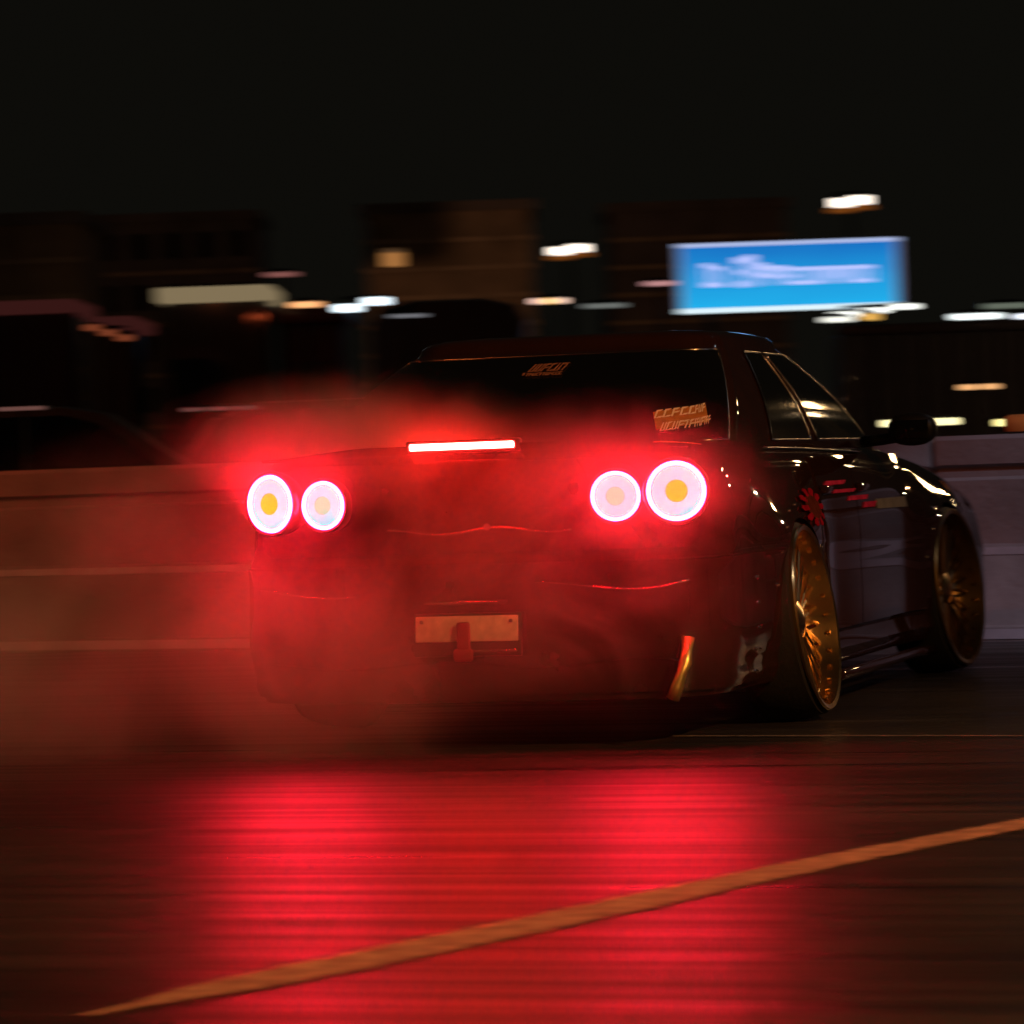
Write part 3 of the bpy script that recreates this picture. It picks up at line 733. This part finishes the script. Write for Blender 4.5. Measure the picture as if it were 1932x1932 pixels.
light('sign_glow', 'AREA', (p.x-fw.x*.3, p.y-fw.y*.3, z), 15, (.2, .55, 1), 2.5, CP)

# ------------------------------------------------------------------ buildings far behind
def building(name, label, x0, x1, ytop, D, wm, floors, cols_, ledge=True, lit=()):
    pl, pr = at(x0, ytop, D), at(x1, ytop, D); wd = (pr-pl).length; top_ = max(pl.z, 6)
    t = thing(name, label, 'building', ((pl.x+pr.x)/2, (pl.y+pr.y)/2, 0), FACE)
    MB().box(-wd/2, wd/2, 0, 9, 0, top_).o('wall', wm, t)
    MB().box(-wd/2-.25, wd/2+.25, -.25, 9.2, top_, top_+.5).o('roof', M['wall2'], t)
    fh = (top_-1)/floors
    for i in range(floors):
        zf = 1+fh*i
        if ledge: MB().box(-wd/2-.1, wd/2+.1, -.30, -.005, zf-.12, zf+.12).o('ledge', M['ledge'], t)
        for j in range(cols_):
            cx = -wd/2+wd*(j+.5)/cols_; ww = wd/cols_*.58
            f = MB(); 
            f.box(cx-ww/2, cx+ww/2, -.06, -.004, zf+fh*.25, zf+fh*.28); f.box(cx-ww/2, cx+ww/2, -.06, -.004, zf+fh*.78, zf+fh*.81)
            f.box(cx-ww/2, cx-ww/2+.08, -.058, -.004, zf+fh*.28, zf+fh*.78); f.box(cx+ww/2-.08, cx+ww/2, -.058, -.004, zf+fh*.28, zf+fh*.78)
            fo = f.o('window', M['wall2'], t)
            MB().box(cx-ww/2+.08, cx+ww/2-.08, -.03, -.006, zf+fh*.28, zf+fh*.78).o('pane', M['glass'], fo)
    return t
building('apartment_building', 'dim brown block with pale floor ledges, left of the cream street lamp', 690, 1000, 405, 180, M['wall'], 9, 0)
building('office_building', 'dark block of flats rising behind the blue sign', 1150, 1480, 402, 190, M['wall2'], 9, 0)
building('warehouse', 'low brownish block at the left edge of the photo', -160, 150, 432, 150, M['wall'], 7, 0)
building('tower_block', 'very dark plum coloured block left of the lit facade', 170, 480, 424, 200, M['wall2'], 5, 5)

# ------------------------------------------------------------------ kiosks, vehicles behind the barrier
M['red_roof_glow'] = emis('glowing_red_roof', (.035, .008, .007), 1)  # red roof edge glows by itself in place of light falling on it
M['roof_glow'] = emis('glowing_tan_roof', (.22, .165, .09), 1)  # glow put into the tan roof edge instead of a lamp above it
def kiosk(label, x0, x1, ytop, D, roof_m, body_m, roofh):
    pl, pr = at(x0, ytop, D), at(x1, ytop, D); wd = (pr-pl).length; top_ = pl.z
    t = thing('kiosk', label, 'kiosk', ((pl.x+pr.x)/2, (pl.y+pr.y)/2, 0), FACE)
    MB().bbox_(-wd/2, wd/2, -.3, 2.4, top_-roofh, top_, .05).o('roof', roof_m, t, True, 40)
    MB().box(-wd/2+.15, wd/2-.15, 0, 2.2, 0, top_-roofh-.003).o('wall', body_m, t)
    MB().bbox_(-wd/2+.3, wd/2-.3, -.12, -.004, top_*.35, top_*.38, .01).o('counter', M['metal'], t, True, 40)
    MB().box(-wd/2+.35, wd/2-.35, -.03, -.003, top_*.39, top_*.75).o('shutter', M['vandark'], t)
    for s in (-1, 1): MB().cyl((s*(wd/2-.08), -.2, 0), (s*(wd/2-.08), -.2, top_-roofh-.003), .04, n=8).o('post', M['metal'], t, True, 40)
    return t
kiosk('dark kiosk with a long pale tan roof edge, left of the small red kiosk', 296, 515, 545, 62, M['roof_glow'], M['vandark'], .26)
kiosk('small red kiosk below the orange lamp', 520, 660, 582, 64, M['carred'], M['carred'], .3)

kiosk('stall with a dim dark red roof edge at the far left, above the barrier', -60, 150, 572, 56, M['red_roof_glow'], M['vandark'], .2)
kiosk('smaller stall with a dim dark red roof edge beside the one at the far left', 165, 262, 600, 54, M['red_roof_glow'], M['vandark'], .2)
def extrude_profile(pr_, half, inset, taper_from=None):
    """pr_: side outline (x,z); returns mesh closed across y with the upper part leaning in"""
    vs = []
    for s in (-1, -.88, .88, 1):
        for x, z in pr_:
            hi = inset*smin(z, taper_from or 99, (taper_from or 99)+.6)
            e = 1 if abs(s) < 1 else .985
            vs.append((x*e, s*(half-hi), z if abs(s) < 1 else z*.985+.01))
    n_ = len(pr_); fs = []
    for i in range(3):
        for k in range(n_): fs.append((i*n_+k, i*n_+(k+1) % n_, (i+1)*n_+(k+1) % n_, (i+1)*n_+k))
    fs += [tuple(range(n_)), tuple(range(3*n_, 4*n_))]
    return vs, fs
SEDAN = [(-2.2, .25), (-2.25, .55), (-2.18, .86), (-1.55, .95), (-.95, 1.36), (-.5, 1.43), (.3, 1.44), (.62, 1.38), (1.2, .98), (2.0, .86), (2.22, .65), (2.2, .25)]
HATCH = [(-1.95, .25), (-2.0, .6), (-1.9, .95), (-1.6, 1.36), (-1.2, 1.49), (.2, 1.5), (.55, 1.42), (1.15, 1.0), (1.85, .88), (2.02, .65), (2.0, .25)]
TRUCK = [(-1.25, .45), (-1.25, 3.25), (-1.1, 3.5), (-.6, 3.62), (.6, 3.62), (1.1, 3.5), (1.25, 3.25), (1.25, .45)]
def parked(label, cat, name, prof_, half, m, loc, rz, wins, inset=.16, tf=.9, length=2.0, wr=.31):
    t = thing(name, label, cat, loc, rz)
    v, f = extrude_profile(prof_, half, inset, tf); mesh('body', v, f, m, t, True, 30)
    for s in (-1, 1):
        for wv in wins:
            def off(z): return s*(half-inset*smin(z, tf, tf+.6))
            pts_ = [Vector((x, off(z)+s*.006, z)) for x, z in wv]; q_ = [p_+Vector((0, s*.012, 0)) for p_ in pts_]; k_ = len(wv)
            mesh('window', pts_+q_, [tuple(range(k_)), tuple(range(2*k_-1, k_-1, -1))]+[(i, (i+1) % k_, k_+(i+1) % k_, k_+i) for i in range(k_)], M['glass'], t)
        xs_ = (-length*.66, length*.64)
        for x in xs_:
            w_ = MB(); w_.rev([(s*(half-.20), .02), (s*(half-.2), wr-.02), (s*(half-.18), wr), (s*(half-.02), wr), (s*(half), wr-.02), (s*(half-.005), .19)], 28, (x, 0, wr), 'Y')
            wo = w_.o('wheel', M['rubber'], t, True, 40)
            MB().rev([(s*(half-.006), .19), (s*(half-.04), .17), (s*(half-.03), .02)], 20, (x, 0, wr), 'Y').o('hubcap', M['steel'], wo, True, 40)
        MB().bbox_(prof_[-1][0]-.05, prof_[-1][0]+.03, s*half*.72-.14, s*half*.72+.14, .62, .76, .02).o('headlight', M['steel'], t, True, 40)
        MB().bbox_(prof_[0][0]-.06, prof_[0][0]+.02, s*half*.78-.10, s*half*.78+.10, .68, .80, .02).o('tail_light', M['carred'], t, True, 40)
    return t
CARW = [[(-1.25, 1.0), (-.85, 1.32), (-.35, 1.37), (-.35, .98)], [(-.28, .98), (-.28, 1.37), (.30, 1.37), (.55, 1.30), (.98, .99)]]
HW = [[(-1.6, 1.0), (-1.45, 1.36), (-.9, 1.42), (-.9, .98)], [(-.83, .98), (-.83, 1.42), (-.1, 1.43), (-.1, .98)], [(-.03, .98), (-.03, 1.43), (.45, 1.37), (.95, 1.0)]]
def gp_(px, D): p = at(px, 900, D); return (p.x, p.y, 0)
parked('dark parked saloon, its roof just showing above the barrier at the left edge', 'car', 'parked_car', SEDAN, .85, M['vandark'], gp_(60, 27.5), FACE+.06, CARW)
parked('dull red parked hatchback behind the dark saloon at the left', 'car', 'parked_car', HATCH, .84, M['carred'], gp_(-60, 35), FACE-.05, HW)
parked('plum coloured parked hatchback partly hidden by smoke behind the barrier', 'car', 'parked_car', HATCH, .84, M['vangrey'], gp_(760, 31), FACE+.1, HW)
D = 44; pl, pr = at(1585, 614, D), at(2300, 614, D); wd = (pr-pl).length; zt = pl.z
ct = thing('shipping_container', 'dark plum ribbed shipping container standing behind the barrier at the right', 'container', ((pl.x+pr.x)/2, (pl.y+pr.y)/2, 0), FACE)
pr_ = []; x = -wd/2+.12
while x < wd/2-.2: pr_ += [(x, 0), (x+.11, 0), (x+.15, .045), (x+.26, .045)]; x += .30
n_ = len(pr_); rib = mesh('corrugated_wall', [(a, .03+b, z) for z in (.16, zt-.13) for a, b in pr_], [(k, k+1, n_+k+1, n_+k) for k in range(n_-1)], M['vangrey'], ct); 
MB().box(-wd/2+.10, wd/2-.10, .08, 2.4, .14, zt-.06).o('box', M['vangrey'], ct)
for z0_, z1_ in ((0, .158), (zt-.128, zt)): MB().bbox_(-wd/2, wd/2, 0, .12, z0_, z1_, .01).o('rail', M['vangrey'], ct, True, 40)
for x_ in (-wd/2, wd/2-.12): MB().bbox_(x_, x_+.12, .002, .118, .16, zt-.13, .01).o('corner_post', M['vangrey'], ct, True, 40)
parked('large black truck with a rounded roof behind the sliding car', 'truck', 'parked_truck', TRUCK, 3.2, M['vandark'], gp_(862, 62), FACE, [], .0, 9, 1.15, .45)

# ------------------------------------------------------------------ lamps of the track that stand outside the frame
def track_lamp(label, x, y, h_, power, c, aim, size=.25, spot=110):
    t = thing('track_lamp', label, 'street lamp', (x, y, 0), math.atan2(aim[1]-y, aim[0]-x))
    MB().cyl((0, 0, 0), (0, 0, h_), .10, .06, 12).o('pole', M['metal'], t, True, 40)
    MB().tube([(0, 0, h_-.3), (.2, 0, h_), (1.1, 0, h_+.15)], .045, 8).o('arm', M['metal'], t, True)
    MB().bbox_(.9, 1.6, -.15, .15, h_+.10, h_+.24, .04).o('lamp_head', M['metal'], t, True, 40)
    MB().bbox_(1.0, 1.55, -.11, .11, h_+.06, h_+.099, .01).o('lamp_glass', em(c, 60), t, True, 40)
    a = math.atan2(aim[1]-y, aim[0]-x)
    light('lamp_light', 'SPOT', (x+1.3*cos(a), y+1.3*sin(a), h_-.05), power, c, size, aim, spot, .6)
ORL = (1, .42, .13)
track_lamp('tall orange street lamp beside the track behind the photographer, right', 11.5, -9, 6.5, 3700, ORL, (1.6, -4.8, 0), .12, 58)
track_lamp('tall orange street lamp beside the track behind the photographer, left', -7, -12, 7, 420, (1, .2, .05), (-5, 5, 0), .12, 64)
track_lamp('unseen orange street lamp added to light the left end of the barrier', -9, .5, 5.5, 480, (1, .14, .04), (-4.6, 5.2, .4), .12, 66)  # unseen lamp, added to redden the left of the barrier
track_lamp('tall cold white street lamp beyond the right edge of the photo', 8.5, -1, 6, 1000, (.78, .80, 1), (.75, 4.55, .4), .12, 11)

for x_, y_, h_, pw, c_ in ((7.5, 21, 5.5, 350, (1, .5, .2)), (11, 34, 6, 450, (1, .5, .2)), (17, 52, 7, 700, (1, .7, .42)), (6.5, 14, 4.2, 80, (1, .75, .5)), (3.7, 23, 4.4, 60, (1, .6, .25)), (5.2, 31, 5.2, 80, (1, .66, .34)), (4.9, 19, 1.15, 8, (1, .72, .4)), (7.2, 29, 1.3, 8, (1, .8, .6))):  # unseen lamps, added to put glints on the car's side and windows
    track_lamp({21: 'orange lamp of the row ahead, second nearest', 34: 'orange lamp of the row ahead, third nearest', 52: 'pale lamp of the row ahead, farthest', 14: 'low pale lamp of the row ahead, nearest', 23: 'slim orange lamp beside the run-off', 31: 'slim yellow lamp behind the run-off', 19: 'waist-high orange path light', 29: 'waist-high pale path light'}[y_]+', unseen, added for glints on the car', x_, y_, h_, pw, c_, (x_-4, y_-9, 0), .12)

# ------------------------------------------------------------------ tyre smoke
def smoke(name, c0, c1, dens, blobs, seed, thr=.45, soft=.25, nscale=1.3, col=(.9, .87, .85), aniso=.25):
    """a closed box of air whose smoke density is a few soft lobes broken up by noise"""
    m = bpy.data.materials.new(name); m.use_nodes = True; nt = m.node_tree; nt.nodes.clear(); N = nt.nodes.new; L = nt.links.new
    out = N('ShaderNodeOutputMaterial'); pv = N('ShaderNodeVolumePrincipled'); L(pv.outputs[0], out.inputs['Volume'])
    pv.inputs['Color'].default_value = col+(1,); pv.inputs['Anisotropy'].default_value = aniso
    tc = N('ShaderNodeTexCoord')
    nz = N('ShaderNodeTexNoise'); nz.noise_dimensions = '4D'; nz.inputs['W'].default_value = seed; nz.inputs['Scale'].default_value = nscale; nz.inputs['Detail'].default_value = 6; nz.inputs['Roughness'].default_value = .6; nz.inputs['Distortion'].default_value = 1.0
    L(tc.outputs['Object'], nz.inputs['Vector'])
    acc = None
    for (c, r, wt) in blobs:
        mp = N('ShaderNodeMapping'); mp.vector_type = 'TEXTURE'; mp.inputs['Location'].default_value = c; mp.inputs['Scale'].default_value = r
        L(tc.outputs['Object'], mp.inputs['Vector'])
        ln = N('ShaderNodeVectorMath'); ln.operation = 'LENGTH'; L(mp.outputs[0], ln.inputs[0])
        mr = N('ShaderNodeMapRange'); mr.interpolation_type = 'SMOOTHSTEP'; mr.inputs[1].default_value = 1; mr.inputs[2].default_value = .25; mr.inputs[3].default_value = 0; mr.inputs[4].default_value = wt
        L(ln.outputs['Value'], mr.inputs[0])
        if acc is None: acc = mr.outputs[0]
        else:
            a = N('ShaderNodeMath'); a.operation = 'MAXIMUM'; L(acc, a.inputs[0]); L(mr.outputs[0], a.inputs[1]); acc = a.outputs[0]
    # density = lobe * smoothstep(noise + lobe)
    s1 = N('ShaderNodeMath'); s1.operation = 'MULTIPLY_ADD'; L(acc, s1.inputs[0]); s1.inputs[1].default_value = .28; L(nz.outputs[0], s1.inputs[2])
    mr = N('ShaderNodeMapRange'); mr.interpolation_type = 'SMOOTHSTEP'; mr.inputs[1].default_value = thr; mr.inputs[2].default_value = thr+soft; mr.inputs[3].default_value = .2
    L(s1.outputs[0], mr.inputs[0])
    mu = N('ShaderNodeMath'); mu.operation = 'MULTIPLY'; L(mr.outputs[0], mu.inputs[0]); L(acc, mu.inputs[1])
    mu2 = N('ShaderNodeMath'); mu2.operation = 'MULTIPLY'; L(mu.outputs[0], mu2.inputs[0]); mu2.inputs[1].default_value = dens
    L(mu2.outputs[0], pv.inputs['Density'])
    o = MB().box(c0[0], c1[0], c0[1], c1[1], c0[2], c1[2]).o(name, m); o['kind'] = 'stuff'
    return o
smoke('tyre_smoke', (-5.0, -2.2, -.03), (1.4, 3.0, 1.5), 1.45, [
    ((-.45, -1.25, .32), (.85, .6, .56), .7),
    ((-.45, -.90, .93), (.80, .5, .31), 1.0),
    ((.15, -1.3, .48), (1.15, .42, .60), .45),
    ((-1.75, -1.2, .18), (1.7, .75, .42), .5),
    ((-2.9, -.1, .30), (2.2, 1.5, .5), .3),
    ((-1.1, -1.05, .70), (.7, .6, .40), .30),
    ((.52, -1.25, .78), (.62, .32, .36), .75),  # lobe added for the red halo round the right tail lamps
], 5.2, .45, .28, 2.5, aniso=.1)
